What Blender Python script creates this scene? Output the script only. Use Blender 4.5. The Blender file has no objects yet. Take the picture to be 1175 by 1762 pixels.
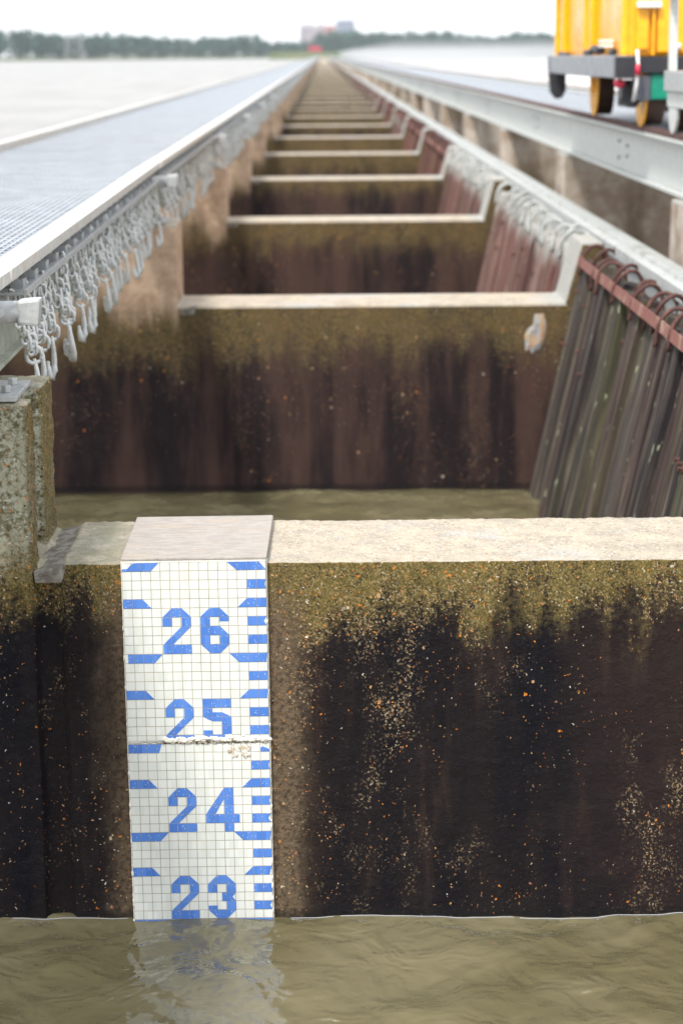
import bpy, bmesh, math, random
import numpy as np
from mathutils import Vector, Matrix, noise
random.seed(7)
C = bpy.context.scene
COL = C.collection
R = math.radians

# ------------------------------------------------------------ camera, sky, sun
cam_d = bpy.data.cameras.new("camera")
cam = bpy.data.objects.new("camera", cam_d); COL.objects.link(cam)
C.camera = cam
CAMH = 1.58
cam.matrix_world = (Matrix.Translation((0, 0, CAMH)) @ Matrix.Rotation(R(-0.44), 4, 'Z')
                    @ Matrix.Rotation(R(90 - 12.67), 4, 'X') @ Matrix.Rotation(R(-0.4), 4, 'Z'))
cam_d.sensor_fit = 'VERTICAL'; cam_d.sensor_height = 36; cam_d.sensor_width = 24
cam_d.lens = 71.5
cam_d.clip_start = 0.1; cam_d.clip_end = 9000
cam_d.dof.use_dof = True
cam_d.dof.focus_distance = 6.52
cam_d.dof.aperture_fstop = 2.8

w = bpy.data.worlds.new("World"); C.world = w; w.use_nodes = True
nt = w.node_tree; nt.nodes.clear()
SUN_EL, SUN_AZ = 52, 205       # azimuth measured clockwise from +y
sky = nt.nodes.new('ShaderNodeTexSky'); sky.sky_type = 'NISHITA'; sky.sun_disc = False
sky.sun_elevation = R(SUN_EL); sky.sun_rotation = R(SUN_AZ); sky.dust_density = 4.0; sky.air_density = 1.0
mixn = nt.nodes.new('ShaderNodeMix'); mixn.data_type = 'RGBA'
mixn.inputs[0].default_value = 0.72
mixn.inputs[7].default_value = (11.0, 11.2, 11.5, 1)       # pale overcast veil
bg = nt.nodes.new('ShaderNodeBackground'); bg.inputs[1].default_value = 0.10
wo = nt.nodes.new('ShaderNodeOutputWorld')
nt.links.new(sky.outputs[0], mixn.inputs[6]); nt.links.new(mixn.outputs[2], bg.inputs[0]); nt.links.new(bg.outputs[0], wo.inputs[0])
sun_d = bpy.data.lights.new("sun", 'SUN'); sun_d.energy = 2.2; sun_d.angle = R(8); sun_d.color = (1, .95, .87)
sun = bpy.data.objects.new("sun", sun_d); COL.objects.link(sun)
az = R(SUN_AZ); el = R(SUN_EL)
sd = Vector((math.sin(az) * math.cos(el), math.cos(az) * math.cos(el), math.sin(el)))
sun.rotation_euler = sd.to_track_quat('Z', 'Y').to_euler()
C.view_settings.view_transform = 'Standard'; C.view_settings.look = 'None'
C.view_settings.exposure = 0.95; C.view_settings.gamma = 1
C.cycles.volume_bounces = 0
C.cycles.max_bounces = 6; C.cycles.diffuse_bounces = 3; C.cycles.glossy_bounces = 3

# ------------------------------------------------------------ helpers
def tag(o, label=None, cat=None, group=None, kind=None):
    if label: o['label'] = label
    if cat: o['category'] = cat
    if group: o['group'] = group
    if kind: o['kind'] = kind
    return o
def empty(name, loc, label=None, cat=None, group=None):
    o = bpy.data.objects.new(name, None); COL.objects.link(o); o.location = loc
    o.empty_display_size = .1
    return tag(o, label, cat, group)
def link(name, me, mats, parent=None, loc=(0, 0, 0)):
    if not isinstance(mats, (list, tuple)): mats = [mats]
    if not me.materials:
        for m in mats: me.materials.append(m)
    o = bpy.data.objects.new(name, me); COL.objects.link(o); o.location = loc
    if parent: o.parent = parent
    return o
def dup(o, parent=None, loc=None):
    c = o.copy(); COL.objects.link(c)
    if parent: c.parent = parent
    if loc is not None: c.location = loc
    for ch in [x for x in o.children]:
        dup(ch, c)
    return c
class MB:
    def __init__(s): s.v = []; s.f = []; s.m = []; s.sm = False
    def add(s, vs, fs, mi=0):
        b = len(s.v); s.v += [tuple(p) for p in vs]; s.f += [tuple(i + b for i in f) for f in fs]; s.m += [mi] * len(fs); return s
    def box(s, x0, x1, y0, y1, z0, z1, mi=0):
        return s.add([(x0,y0,z0),(x1,y0,z0),(x1,y1,z0),(x0,y1,z0),(x0,y0,z1),(x1,y0,z1),(x1,y1,z1),(x0,y1,z1)],
              [(3,2,1,0),(4,5,6,7),(0,1,5,4),(1,2,6,5),(2,3,7,6),(3,0,4,7)], mi)
    def prism(s, prof, y0, y1, mi=0, axis='y'):
        """closed profile of (a,b), extruded. axis y: (x,z); axis z: (x,y); axis x: (y,z)"""
        n = len(prof)
        def P(a, b, t):
            return (a, t, b) if axis == 'y' else ((a, b, t) if axis == 'z' else (t, a, b))
        vs = [P(a, b, y0) for a, b in prof] + [P(a, b, y1) for a, b in prof]
        fs = [tuple(range(n)), tuple(range(2*n-1, n-1, -1))]
        fs += [((i+1) % n, i, i+n, (i+1) % n+n) for i in range(n)]
        return s.add(vs, fs, mi)
    def tube(s, pts, r, seg=8, closed=False, mi=0):
        pts = [Vector(p) for p in pts]; n = len(pts); vs = []; fs = []
        rs = r if isinstance(r, (list, tuple)) else [r]*n
        up = Vector((0.13, 0.27, .95)).normalized()
        for i, p in enumerate(pts):
            if closed: d = pts[(i+1) % n] - pts[i-1]
            else: d = pts[min(i+1, n-1)] - pts[max(i-1, 0)]
            d.normalize()
            if abs(d.dot(up)) > .97: a = d.cross(Vector((1, 0, 0)))
            else: a = d.cross(up)
            a.normalize(); b = d.cross(a)
            for k in range(seg):
                t = 2*math.pi*k/seg
                vs.append(p + (a*math.cos(t) + b*math.sin(t))*rs[i])
        m = n if closed else n-1
        for i in range(m):
            for k in range(seg):
                j = (i+1) % n; k2 = (k+1) % seg
                fs.append((i*seg+k, i*seg+k2, j*seg+k2, j*seg+k))
        if not closed:
            fs.append(tuple(range(seg-1, -1, -1))); fs.append(tuple((n-1)*seg+k for k in range(seg)))
        return s.add(vs, fs, mi)
    def cyl(s, a, b, r, seg=16, mi=0): return s.tube([a, b], r, seg, False, mi)
    def sphere(s, c, r, seg=10, rings=6, sc=(1, 1, 1), mi=0):
        vs = []; fs = []
        for i in range(rings+1):
            th = math.pi*i/rings
            for k in range(seg):
                ph = 2*math.pi*k/seg
                vs.append((c[0]+r*sc[0]*math.sin(th)*math.cos(ph), c[1]+r*sc[1]*math.sin(th)*math.sin(ph), c[2]+r*sc[2]*math.cos(th)))
        for i in range(rings):
            for k in range(seg):
                fs.append((i*seg+k, (i+1)*seg+k, (i+1)*seg+(k+1) % seg, i*seg+(k+1) % seg))
        return s.add(vs, fs, mi)
    def mesh(s, name, smooth=False, bevel=0, fix=True):
        me = bpy.data.meshes.new(name); me.from_pydata(s.v, [], s.f); me.update()
        for i, p in enumerate(me.polygons): p.material_index = s.m[i]
        if fix or bevel:
            bm = bmesh.new(); bm.from_mesh(me)
            if fix: bmesh.ops.recalc_face_normals(bm, faces=bm.faces)
            if bevel:
                es = [e for e in bm.edges if e.is_manifold and e.calc_face_angle(0) > .6]
                bmesh.ops.bevel(bm, geom=es, offset=bevel, segments=2, affect='EDGES', profile=.6, clamp_overlap=True)
            bm.to_mesh(me); bm.free()
        if smooth:
            for p in me.polygons: p.use_smooth = True
        return me
    def build(s, name, mats, parent=None, smooth=False, bevel=0, loc=(0, 0, 0)):
        return link(name, s.mesh(name, smooth, bevel), mats, parent, loc)

# ------------------------------------------------------------ material helpers
class NM:
    def __init__(s, name, rough=.6, metal=0, spec=.5):
        s.m = bpy.data.materials.new(name); s.m.use_nodes = True; s.t = s.m.node_tree
        s.b = s.t.nodes['Principled BSDF']; s.b.inputs['Roughness'].default_value = rough
        s.b.inputs['Metallic'].default_value = metal; s.b.inputs['Specular IOR Level'].default_value = spec
        s.tc = s.n('ShaderNodeTexCoord'); s.oi = s.n('ShaderNodeObjectInfo')
    def n(s, t, **kw):
        nd = s.t.nodes.new(t)
        for k, v in kw.items(): setattr(nd, k, v)
        return nd
    def set(s, inp, v):
        if hasattr(v, 'is_output') or isinstance(v, bpy.types.NodeSocket): s.t.links.new(v, inp)
        elif isinstance(v, (tuple, list)): inp.default_value = v if len(v) == len(inp.default_value) else tuple(v)+(1,)
        else: inp.default_value = v
    def coord(s, scale=(1, 1, 1), rnd=0, src='Object'):
        o = s.tc.outputs[src]
        if rnd:
            mu = s.math('MULTIPLY', s.oi.outputs['Random'], rnd)
            cb = s.n('ShaderNodeCombineXYZ'); s.set(cb.inputs[0], mu); s.set(cb.inputs[1], mu); s.set(cb.inputs[2], mu)
            va = s.n('ShaderNodeVectorMath', operation='ADD'); s.set(va.inputs[0], o); s.set(va.inputs[1], cb.outputs[0]); o = va.outputs[0]
        v = s.n('ShaderNodeVectorMath', operation='MULTIPLY'); s.set(v.inputs[0], o); s.set(v.inputs[1], scale); return v.outputs[0]
    def noise(s, vec, scale, detail=4, rough=.55, dist=0, out='Fac'):
        nd = s.n('ShaderNodeTexNoise'); s.set(nd.inputs['Vector'], vec); nd.inputs['Scale'].default_value = scale
        nd.inputs['Detail'].default_value = detail; nd.inputs['Roughness'].default_value = rough; nd.inputs['Distortion'].default_value = dist
        return nd.outputs[out]
    def vor(s, vec, scale, feature='F1', rnd=1):
        nd = s.n('ShaderNodeTexVoronoi', feature=feature); s.set(nd.inputs['Vector'], vec); nd.inputs['Scale'].default_value = scale
        nd.inputs['Randomness'].default_value = rnd; return nd
    def math(s, op, a, b=0, c=0, clamp=False):
        nd = s.n('ShaderNodeMath', operation=op, use_clamp=clamp); s.set(nd.inputs[0], a); s.set(nd.inputs[1], b)
        if len(nd.inputs) > 2: s.set(nd.inputs[2], c)
        return nd.outputs[0]
    def mr(s, v, a, b, c=0, d=1, smooth=True):
        nd = s.n('ShaderNodeMapRange'); nd.interpolation_type = 'SMOOTHSTEP' if smooth else 'LINEAR'
        s.set(nd.inputs[0], v)
        for i, x in enumerate((a, b, c, d)): s.set(nd.inputs[i+1], x)
        return nd.outputs[0]
    def mix(s, f, a, b, mode='MIX'):
        nd = s.n('ShaderNodeMix'); nd.data_type = 'RGBA'; nd.blend_type = mode
        s.set(nd.inputs[0], f); s.set(nd.inputs[6], a); s.set(nd.inputs[7], b); return nd.outputs[2]
    def ramp(s, v, stops, interp='LINEAR'):
        nd = s.n('ShaderNodeValToRGB'); cr = nd.color_ramp; cr.interpolation = interp
        while len(cr.elements) < len(stops): cr.elements.new(.5)
        for e, (p, c) in zip(cr.elements, stops): e.position = p; e.color = tuple(c)+(1,) if len(c) == 3 else c
        s.set(nd.inputs[0], v); return nd.outputs[0]
    def sep(s, v):
        nd = s.n('ShaderNodeSeparateXYZ'); s.set(nd.inputs[0], v); return nd.outputs
    def color(s, v): s.set(s.b.inputs['Base Color'], v); return s
    def bump(s, h, strength=.5, dist=.01):
        nd = s.n('ShaderNodeBump'); nd.inputs['Strength'].default_value = strength; nd.inputs['Distance'].default_value = dist
        s.set(nd.inputs['Height'], h)
        prev = s.b.inputs['Normal']
        if prev.is_linked: s.t.links.new(prev.links[0].from_socket, nd.inputs['Normal'])
        s.t.links.new(nd.outputs[0], prev); return s
    def rough(s, v): s.set(s.b.inputs['Roughness'], v); return s

def paint(name, col, rough=.45, metal=0, dirt=(.25, .2, .13), amt=.35, sc=6, bumpy=.1):
    m = NM(name, rough, metal)
    v = m.coord(rnd=30)
    f = m.mr(m.noise(v, sc, 6, .65), .5, .75, 0, amt)
    f2 = m.mr(m.noise(v, sc*7, 3), .35, .7, .88, 1.08)
    c = m.mix(f, col, dirt)
    vm = m.n('ShaderNodeVectorMath', operation='SCALE'); m.set(vm.inputs[0], c); m.set(vm.inputs['Scale'], f2)
    m.color(vm.outputs[0]); m.bump(m.noise(v, 60, 4), bumpy, .004)
    m.rough(m.mr(m.noise(v, sc*2), .3, .7, rough-.08, rough+.15))
    return m.m

# ---- concrete of the piers: bleached tops, stained faces, exposed pebbles
def concrete(name, near):
    m = NM(name, .88, 0, .12)
    rn = 0 if near else 90
    P = m.sep(m.tc.outputs['Object']); X, Y, Z = P[0], P[1], P[2]
    v = m.coord(rnd=rn)
    st = m.coord((1, 1, .16), rnd=rn)                 # stretched downwards: run-off streaks
    streak = m.noise(st, 3.2, 5, .6)
    streak2 = m.noise(st, 11, 5, .6)
    n1 = m.noise(v, 2.1, 6, .65); n2 = m.noise(v, 9, 6, .7); n3 = m.noise(v, 55, 4, .7); n4 = m.noise(v, 190, 3, .7)
    # dark algae stain
    dark = m.mix(m.mr(streak, .38, .62), (.0042, .0045, .0075) if near else (.014, .010, .012), (.0115, .0085, .0095) if near else (.058, .034, .029))
    dark = m.mix(m.mr(streak2, .52, .8, 0, .6), dark, (.05, .032, .023))
    dark = m.mix(m.mr(n3, .55, .75, 0, .30), dark, (.045, .037, .033))
    dark = m.mix(m.mr(n4, .58, .72, 0, .28), dark, (.055, .044, .036))
    if near: dark = m.mix(m.math('MULTIPLY', m.mr(m.math('ADD', X, m.math('MULTIPLY', m.math('SUBTRACT', n1, .5), .8)), .6, 1.1), .4), dark, (.036, .022, .019))
    # olive growth under the top edge
    band = m.math('ADD', Z, m.math('MULTIPLY', m.math('SUBTRACT', n1, .5), .55))
    band = m.math('ADD', band, m.math('MULTIPLY', m.math('SUBTRACT', streak2, .5), .45))
    band = m.math('ADD', band, m.math('MULTIPLY', m.math('SUBTRACT', n3, .5), .35))
    olive = m.mix(m.mr(n2, .4, .62), (.20, .155, .045) if near else (.125, .085, .035), (.075, .058, .038))
    olive = m.mix(m.mr(n3, .45, .62), olive, (.055, .045, .02))
    band = m.math('ADD', band, m.math('MULTIPLY', m.math('SUBTRACT', m.oi.outputs['Random'], .5), 0 if near else .35))
    fo = m.mr(band, -.25, -.03) if near else m.mr(band, -.42, -.10)
    face = m.mix(m.math('MULTIPLY', fo, m.mr(n3, .38, .56, .25, 1)), dark, olive)
    # gritty exposed sand where the skin has worn away
    expo = m.noise(m.coord((1, 1, .55), rnd=rn), 3.4, 7, .68)
    if near: expo = m.math('ADD', expo, m.math('ADD', m.mr(m.math('ABSOLUTE', m.math('SUBTRACT', X, .17)), 0, .26, .10, 0), m.mr(X, 1.0, 1.25, 0, .08)))
    G = m.mr(m.math('ADD', expo, m.math('MULTIPLY', fo, .26)), .50, .86)
    gv = m.n('ShaderNodeVectorMath', operation='ADD'); m.set(gv.inputs[0], v)
    gs = m.n('ShaderNodeVectorMath', operation='SCALE'); m.set(gs.inputs[0], m.noise(v, 120, 2, out='Color')); gs.inputs['Scale'].default_value = .01
    m.set(gv.inputs[1], gs.outputs[0])
    gr = m.vor(gv.outputs[0], 185); gc_ = m.sep(gr.outputs['Color'])
    gcol_ = m.ramp(gc_[2], [(0, (.022, .019, .016)), (.25, (.085, .065, .045)), (.5, (.15, .115, .075)), (.68, (.20, .12, .055)), (.8, (.24, .19, .12)), (.95, (.36, .31, .24))], 'CONSTANT')
    gcol_ = m.mix(m.math('MULTIPLY', fo, .55), gcol_, (.19, .15, .035))
    gm = m.math('MULTIPLY', m.mr(G, 0, .35), m.math('LESS_THAN', gc_[0], m.mr(G, 0, 1, .10, .75, False)))
    face = m.mix(m.math('MULTIPLY', gm, .85 if near else .3), face, gcol_)
    # paler brown concrete beside the gauge and at far ends
    if near:
        dg = m.math('ABSOLUTE', m.math('ADD', X, .395))
        dg = m.math('ADD', dg, m.math('MULTIPLY', m.math('SUBTRACT', streak2, .5), .16))
        dg = m.math('ADD', dg, m.math('MULTIPLY', m.math('SUBTRACT', n2, .5), .10))
        fg = m.mr(dg, .385, .235)
        gcol = m.mix(m.mr(n3, .4, .65), (.15, .11, .07), (.06, .044, .032))
        face = m.mix(m.math('MULTIPLY', fg, m.mr(Z, -.02, -.22, .15, .95)), face, gcol)
    # tall shoulders: pale weathered render high up, stained lower down
    tall = m.mr(m.math('ADD', X, .0), -.93, -.955, 0, 1)
    tallR = m.mr(X, 2.2, 2.3); litR = m.math('MULTIPLY', tallR, m.mr(X, 2.36, 2.34))  # left sides of the right shoulders painted paler, as the lit side
    zz = m.math('ADD', Z, m.math('MULTIPLY', m.math('SUBTRACT', streak, .5), 1.0))
    zz = m.math('ADD', zz, m.math('MULTIPLY', m.math('SUBTRACT', n3, .5), .12))
    if near:
        pale = m.mix(m.mr(n2, .35, .65), (.56, .58, .50), (.36, .36, .27))
        fp = m.math('MULTIPLY', tall, m.mr(zz, -.12, .12))
        pale = m.mix(m.mr(m.math('MULTIPLY', n3, n2), .17, .32), (.13, .115, .06), pale)
    else:
        pale = m.mix(m.mr(n2, .35, .65), (.62, .46, .34), (.42, .30, .215))
        fp = m.math('MAXIMUM', m.math('MULTIPLY', tall, m.mr(zz, -.25, .1)),
                    m.math('MULTIPLY', tallR, m.math('MAXIMUM', litR, m.mr(m.noise(st, 2.2, 4), .40, .56, .5, 1))))
    if not near: pale = m.mix(m.math('MULTIPLY', tallR, .75), pale, m.mix(m.mr(n1, .4, .6), (.24, .20, .16), (.50, .47, .43)))
    face = m.mix(fp, face, pale)
    # pebbles
    wv = m.n('ShaderNodeVectorMath', operation='ADD'); m.set(wv.inputs[0], v)
    wn = m.n('ShaderNodeVectorMath', operation='SCALE'); m.set(wn.inputs[0], m.noise(v, 70, 2, out='Color')); wn.inputs['Scale'].default_value = .022
    m.set(wv.inputs[1], wn.outputs[0]); pv = wv.outputs[0]
    masks = []
    dens = m.noise(m.coord((1, 1, .6), rnd=rn), 2.6, 3)       # pebbles come in drifts
    def peb(scale, thr, keep, seedoff):
        kexp = .08 if scale < 50 else .22
        vo = m.vor(pv, scale); cs = m.sep(vo.outputs['Color'])
        size = m.mr(cs[1], 0, 1, thr*.35, thr, False)
        inside = m.math('LESS_THAN', vo.outputs['Distance'], size)
        k = m.math('ADD', keep, m.math('MULTIPLY', m.math('SUBTRACT', dens, .5), .5))
        k = m.math('ADD', k, m.math('MULTIPLY', m.math('SUBTRACT', G, .4), kexp))
        on = m.math('LESS_THAN', cs[0], k)
        col = m.ramp(cs[2], [(0, (.55, .19, .03)), (.26, (.46, .25, .09)), (.46, (.45, .29, .16)), (.62, (.30, .21, .12)),
                             (.76, (.52, .45, .34)), (.84, (.34, .15, .08)), (.955, (.62, .60, .54))], 'CONSTANT')
        return m.math('MULTIPLY', inside, on), col
    for sc, th, kp in ((34, .32, .035), (80, .38, .085), (150, .42, .13)):
        mk, pc = peb(sc, th, kp, 0)
        face = m.mix(m.math('MULTIPLY', mk, .85 if near else .6), face, pc); masks.append(mk)
    # little voids
    vp = m.vor(pv, 62); pit = m.math('MULTIPLY', m.math('LESS_THAN', vp.outputs['Distance'], .22), m.math('LESS_THAN', m.sep(vp.outputs['Color'])[1], .28))
    face = m.mix(m.math('MULTIPLY', pit, .9), face, (.006, .006, .006))
    # bleached tops
    top = m.mix(m.mr(n2, .38, .62), (.45, .395, .315), (.345, .31, .26))
    top = m.mix(m.mr(n1, .5, .66, 0, .7), top, (.40, .41, .42))
    vt = m.vor(pv, 95); tcs = m.sep(vt.outputs['Color'])
    tp = m.math('MULTIPLY', m.math('LESS_THAN', vt.outputs['Distance'], .42), m.math('LESS_THAN', tcs[0], .6))
    top = m.mix(m.math('MULTIPLY', tp, .65), top, m.ramp(tcs[2], [(0, (.55, .47, .36)), (.35, (.36, .25, .14)), (.6, (.62, .59, .52)), (.85, (.20, .165, .12))], 'CONSTANT'))
    top = m.mix(m.mr(n3, .6, .72, 0, .6), top, (.22, .19, .13))
    if near:   # lichen-green part left of the gauge
        top = m.mix(m.math('MULTIPLY', m.mr(X, -.6, -.72), m.mr(n2, .35, .6, .15, .8)), top, (.24, .24, .17))
    else:
        top = m.mix(m.mr(X, 1.35, 1.55, 0, .8), top, m.mix(m.mr(n3, .4, .6), (.42, .435, .43), (.29, .30, .28)))
    face = m.mix(m.mr(m.math('ADD', Z, m.math('MULTIPLY', n2, .03)), -1.16, -1.19, 0, .6), face, (.008, .008, .009))
    face = m.mix(m.mr(Z, -1.22, -1.27, 0, .9), face, (.10, .085, .045))
    g = m.n('ShaderNodeNewGeometry'); nz = m.sep(g.outputs['Normal'])[2]
    ft = m.mr(m.math('ADD', nz, m.math('MULTIPLY', m.math('SUBTRACT', n3, .5), .25)), .06 if not near else .45, .2 if not near else .72)
    col = m.mix(ft, face, top)
    m.color(col)
    hp = m.math('ADD', masks[0], m.math('MULTIPLY', masks[1], .5)); hp = m.math('SUBTRACT', hp, m.math('MULTIPLY', pit, 1.6))
    m.bump(hp, .6, .005); m.bump(n4, .5, .005); m.bump(n3, .7, .010)
    m.rough(m.mr(n2, .3, .7, .62, .92))
    return m.m
M = {}
M['conc_near'] = concrete('concrete_near', True)
M['conc'] = concrete('concrete_pier', False)

def wood(name, cols, green=.4, white=False):
    m = NM(name, .8, 0, .25)
    v = m.coord((1, 1, .05), rnd=60); vv = m.coord(rnd=60)
    g = m.noise(v, 24, 5, .65); g2 = m.noise(v, 130, 3, .6); big = m.noise(v, 7, 3)
    c = m.ramp(g, [(.34, cols[0]), (.48, cols[1]), (.58, cols[2]), (.7, cols[3])])
    tint = m.ramp(m.oi.outputs['Random'], [(0, cols[1]), (.25, tuple(x*1.5 for x in cols[2])), (.45, (cols[2][0]*.8, cols[2][1]*.95, cols[2][2]*.8)), (.62, (cols[2][0]*1.1, cols[2][1]*.75, cols[2][2]*.75)), (.8, cols[3]), (.92, cols[0])], 'CONSTANT')
    c = m.mix(.30, c, tint)
    c = m.mix(m.math('MULTIPLY', m.mr(big, .52, .66), green), c, (.085, .085, .035))
    c = m.mix(m.mr(m.noise(m.coord((1, 1, .3), rnd=60), 26, 3), .66, .72, 0, .85), c, (.34, .38, .25))
    if white:
        zz = m.sep(m.tc.outputs['Object'])[2]
        wf = m.mr(m.math('ADD', zz, m.math('MULTIPLY', m.math('SUBTRACT', m.noise(v, 30, 3), .5), .5)), 2.72, 2.92)
        c = m.mix(m.math('MULTIPLY', wf, .7), c, (.46, .48, .46))
    m.color(c); m.bump(g, .8, .012); m.bump(g2, .6, .004); return m.m
M['wood_grey'] = wood('wood_grey', [(.006, .005, .008), (.026, .021, .023), (.072, .060, .050), (.19, .17, .125)])
M['wood_red'] = wood('wood_red', [(.03, .016, .015), (.095, .048, .042), (.17, .098, .085), (.27, .19, .165)], .1, True)
M['wood_brown'] = wood('wood_brown', [(.025, .012, .011), (.08, .036, .03), (.14, .065, .05), (.2, .12, .1)], .15)
M['rust'] = paint('rusty_steel', (.075, .030, .026), .75, 0, (.26, .13, .09), .6, 14, .5)
M['rust_bar'] = paint('red_flaking_paint', (.20, .075, .06), .8, 0, (.42, .32, .24), .95, 7, .5)
M['galv'] = paint('galvanised_steel', (.42, .44, .45), .45, .3, (.40, .37, .27), .3, 5)
M['galv_pale'] = paint('pale_painted_steel', (.54, .565, .55), .5, .0, (.44, .47, .36), .45, 5)
M['lime'] = paint('whitened_steel', (.40, .42, .415), .8, .0, (.14, .14, .11), .8, 7, .5)
M['girder'] = paint('green_tinged_girder', (.40, .43, .36), .6, 0, (.20, .20, .12), .7, 9)
M['chain'] = paint('chain_galvanised', (.64, .66, .655), .45, .05, (.40, .33, .19), .6, 16)
M['grate'] = paint('grating_steel', (.43, .465, .51), .45, .1, (.33, .39, .45), .5, .9)
M['tread'] = paint('tread_strip', (.52, .51, .48), .55, 0, (.45, .33, .2), .35, 4)
M['plaster'] = paint('white_plaster', (.78, .76, .70), .85, 0, (.32, .27, .2), .6, 40, .8)
M['orange'] = paint('orange_enamel', (.92, .42, .008), .22, 0, (.80, .34, .01), .2, 2, .02)
M['grey_steel'] = paint('grey_frame_steel', (.29, .31, .34), .5, .2, (.2, .2, .2), .3, 4)
M['black'] = paint('black_steel', (.018, .019, .026), .5, 0, (.05, .04, .04), .4, 6)
M['darkgrey'] = paint('dark_grey_box', (.085, .09, .115), .5, 0, (.05, .05, .05), .3, 6)
M['green'] = paint('green_tank_paint', (.0, .23, .15), .35, 0, (.02, .15, .1), .3, 4)
M['wheelbrown'] = paint('worn_wheel_tread', (.055, .032, .026), .5, .4, (.12, .06, .04), .4, 9)
M['red'] = paint('red_lens', (.55, .02, .06), .3, 0, (.4, .02, .05), .2, 9)
M['white'] = paint('white_fittings', (.80, .82, .80), .4, 0, (.5, .5, .45), .2, 9)

# gauge tiles
def tiles(name, base, var, blue):
    m = NM(name, .16, 0, .5)
    P = m.tc.outputs['Object']
    wob = m.n('ShaderNodeVectorMath', operation='SCALE'); m.set(wob.inputs[0], m.noise(P, 5, 2, out='Color')); wob.inputs['Scale'].default_value = .0035
    pa = m.n('ShaderNodeVectorMath', operation='ADD'); m.set(pa.inputs[0], P); m.set(pa.inputs[1], wob.outputs[0])
    s = m.sep(pa.outputs[0]); T = .03048
    def line(c, w_, off=0.0):
        f = m.math('FRACT', m.math('DIVIDE', m.math('ADD', c, 50*T+off), T))
        d = m.math('SUBTRACT', .5, m.math('ABSOLUTE', m.math('SUBTRACT', f, .5)))
        return m.mr(d, w_*.55, w_, 1, 0)
    wd = m.mr(m.noise(P, 30, 3), .3, .75, .018, .045)
    g = m.math('MAXIMUM', line(s[0], .037, T*.5-.0017), line(s[2], .037, -.0017))
    cell = m.n('ShaderNodeVectorMath', operation='FLOOR')
    dv = m.n('ShaderNodeVectorMath', operation='SCALE'); m.set(dv.inputs[0], pa.outputs[0]); dv.inputs['Scale'].default_value = 1/T
    m.set(cell.inputs[0], dv.outputs[0])
    wn = m.n('ShaderNodeTexWhiteNoise', noise_dimensions='3D'); m.set(wn.inputs['Vector'], cell.outputs[0])
    n = m.noise(P, 60, 4)
    c = m.mix(m.mr(wn.outputs['Value'], 0, 1, 0, 1), base, var)
    c = m.mix(m.mr(m.noise(P, 14, 4), .55, .75, 0, .22), c, (.55, .53, .42) if not blue else (.2, .33, .6))
    if blue:
        vo = m.vor(P, 260); ch = m.math('MULTIPLY', m.math('LESS_THAN', vo.outputs['Distance'], .28), m.math('LESS_THAN', m.sep(vo.outputs['Color'])[0], .07))
        c = m.mix(ch, c, (.75, .78, .82))
    c = m.mix(m.mr(m.math('ADD', s[2], m.math('MULTIPLY', m.noise(P, 16, 3), .05)), -1.20, -1.32), c, (.33, .27, .15))
    gc = m.mix(m.mr(m.noise(P, 9, 4), .4, .65), (.17, .165, .10), (.33, .26, .16))
    c = m.mix(m.math('MULTIPLY', g, .9 if not blue else .55), c, gc)
    m.color(c); m.bump(m.math('SUBTRACT', 1, g), .5, .0015); m.bump(n, .06, .002)
    m.rough(m.mr(g, 0, 1, .18, .8)); return m.m
M['tile'] = tiles('white_mosaic_tiles', (.66, .685, .66), (.60, .63, .605), False)
M['tile_blue'] = tiles('blue_mosaic_tiles', (.085, .215, .60), (.06, .17, .53), True)

m = NM('granite_slab', .75, 0, .3)
v = m.coord((1, 3, 1)); n = m.noise(v, 14, 6, .7)
c = m.mix(m.mr(n, .35, .65), (.30, .275, .255), (.385, .355, .33)); c = m.mix(m.mr(m.noise(v, 5, 5), .5, .7, 0, .5), c, (.42, .32, .22))
c = m.mix(m.mr(m.noise(v, 90, 3), .58, .7, 0, .6), c, (.2, .17, .14)); m.color(c); m.bump(m.noise(v, 70, 5), .6, .004); M['slab'] = m.m
m = NM('grey_lichen_slab', .8, 0, .3)
v = m.coord(); c = m.mix(m.mr(m.noise(v, 22, 5, .7), .4, .6), (.13, .115, .10), (.26, .25, .22)); c = m.mix(m.mr(m.noise(v, 40, 4), .55, .7), c, (.10, .07, .06))
m.color(c); m.bump(m.noise(v, 60, 5), .8, .006); M['strip'] = m.m

# ------------------------------------------------------------ water
WZ = -1.212
def wave(x, y):
    """height of the chop; vectorised"""
    h = .0085*np.sin(2.1*x + 13.5*y + 1.1*np.sin(2.3*x+.4)) + .0065*np.sin(-4.6*x + 17.0*y + 1.7)
    h += .0050*np.sin(9.1*x + 6.7*y + .6 + .8*np.sin(3.1*y)) + .0035*np.sin(-12.5*x + 21*y + 2.2*np.sin(1.7*x))
    h += .0085*np.sin(5.3*x + 4.0*y + 1.6*np.sin(2.9*x)) + .004*np.sin(13*x - 2*y + 1.1*np.sin(4.7*x)) - .045*np.clip((y-6.4)/.4, 0, 1)/(1+0*x)
    h += .0030*np.sin(23*x + 18*y + 1.3*np.sin(5*x)) + .0020*np.sin(-31*x+37*y + 1.5*np.sin(7*y)) + .0012*np.sin(55*x+41*y)
    amp = .75 + .35*np.sin(1.3*x+.8*y) 
    return h*amp
def axis(parts):
    out = [parts[0][0]]
    for a, b, st in parts:
        n_ = max(1, int(round((b-a)/st))); out += list(np.linspace(a, b, n_+1)[1:])
    return np.array(out)
xs = np.concatenate([[-4200, -1500, -500, -150, -50, -20], axis([(-8, -1.8, .2), (-1.8, 1.8, .014), (1.8, 6, .2)]), [15, 40, 120, 500, 1500, 4200]])
ys = np.concatenate([[-300, -60, -20], axis([(-6, 3.6, .2), (3.6, 6.35, .014), (6.35, 13.2, .035), (13.2, 40, .3)]), [60, 100, 200, 400, 800, 1600, 3000, 6000]])
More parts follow.
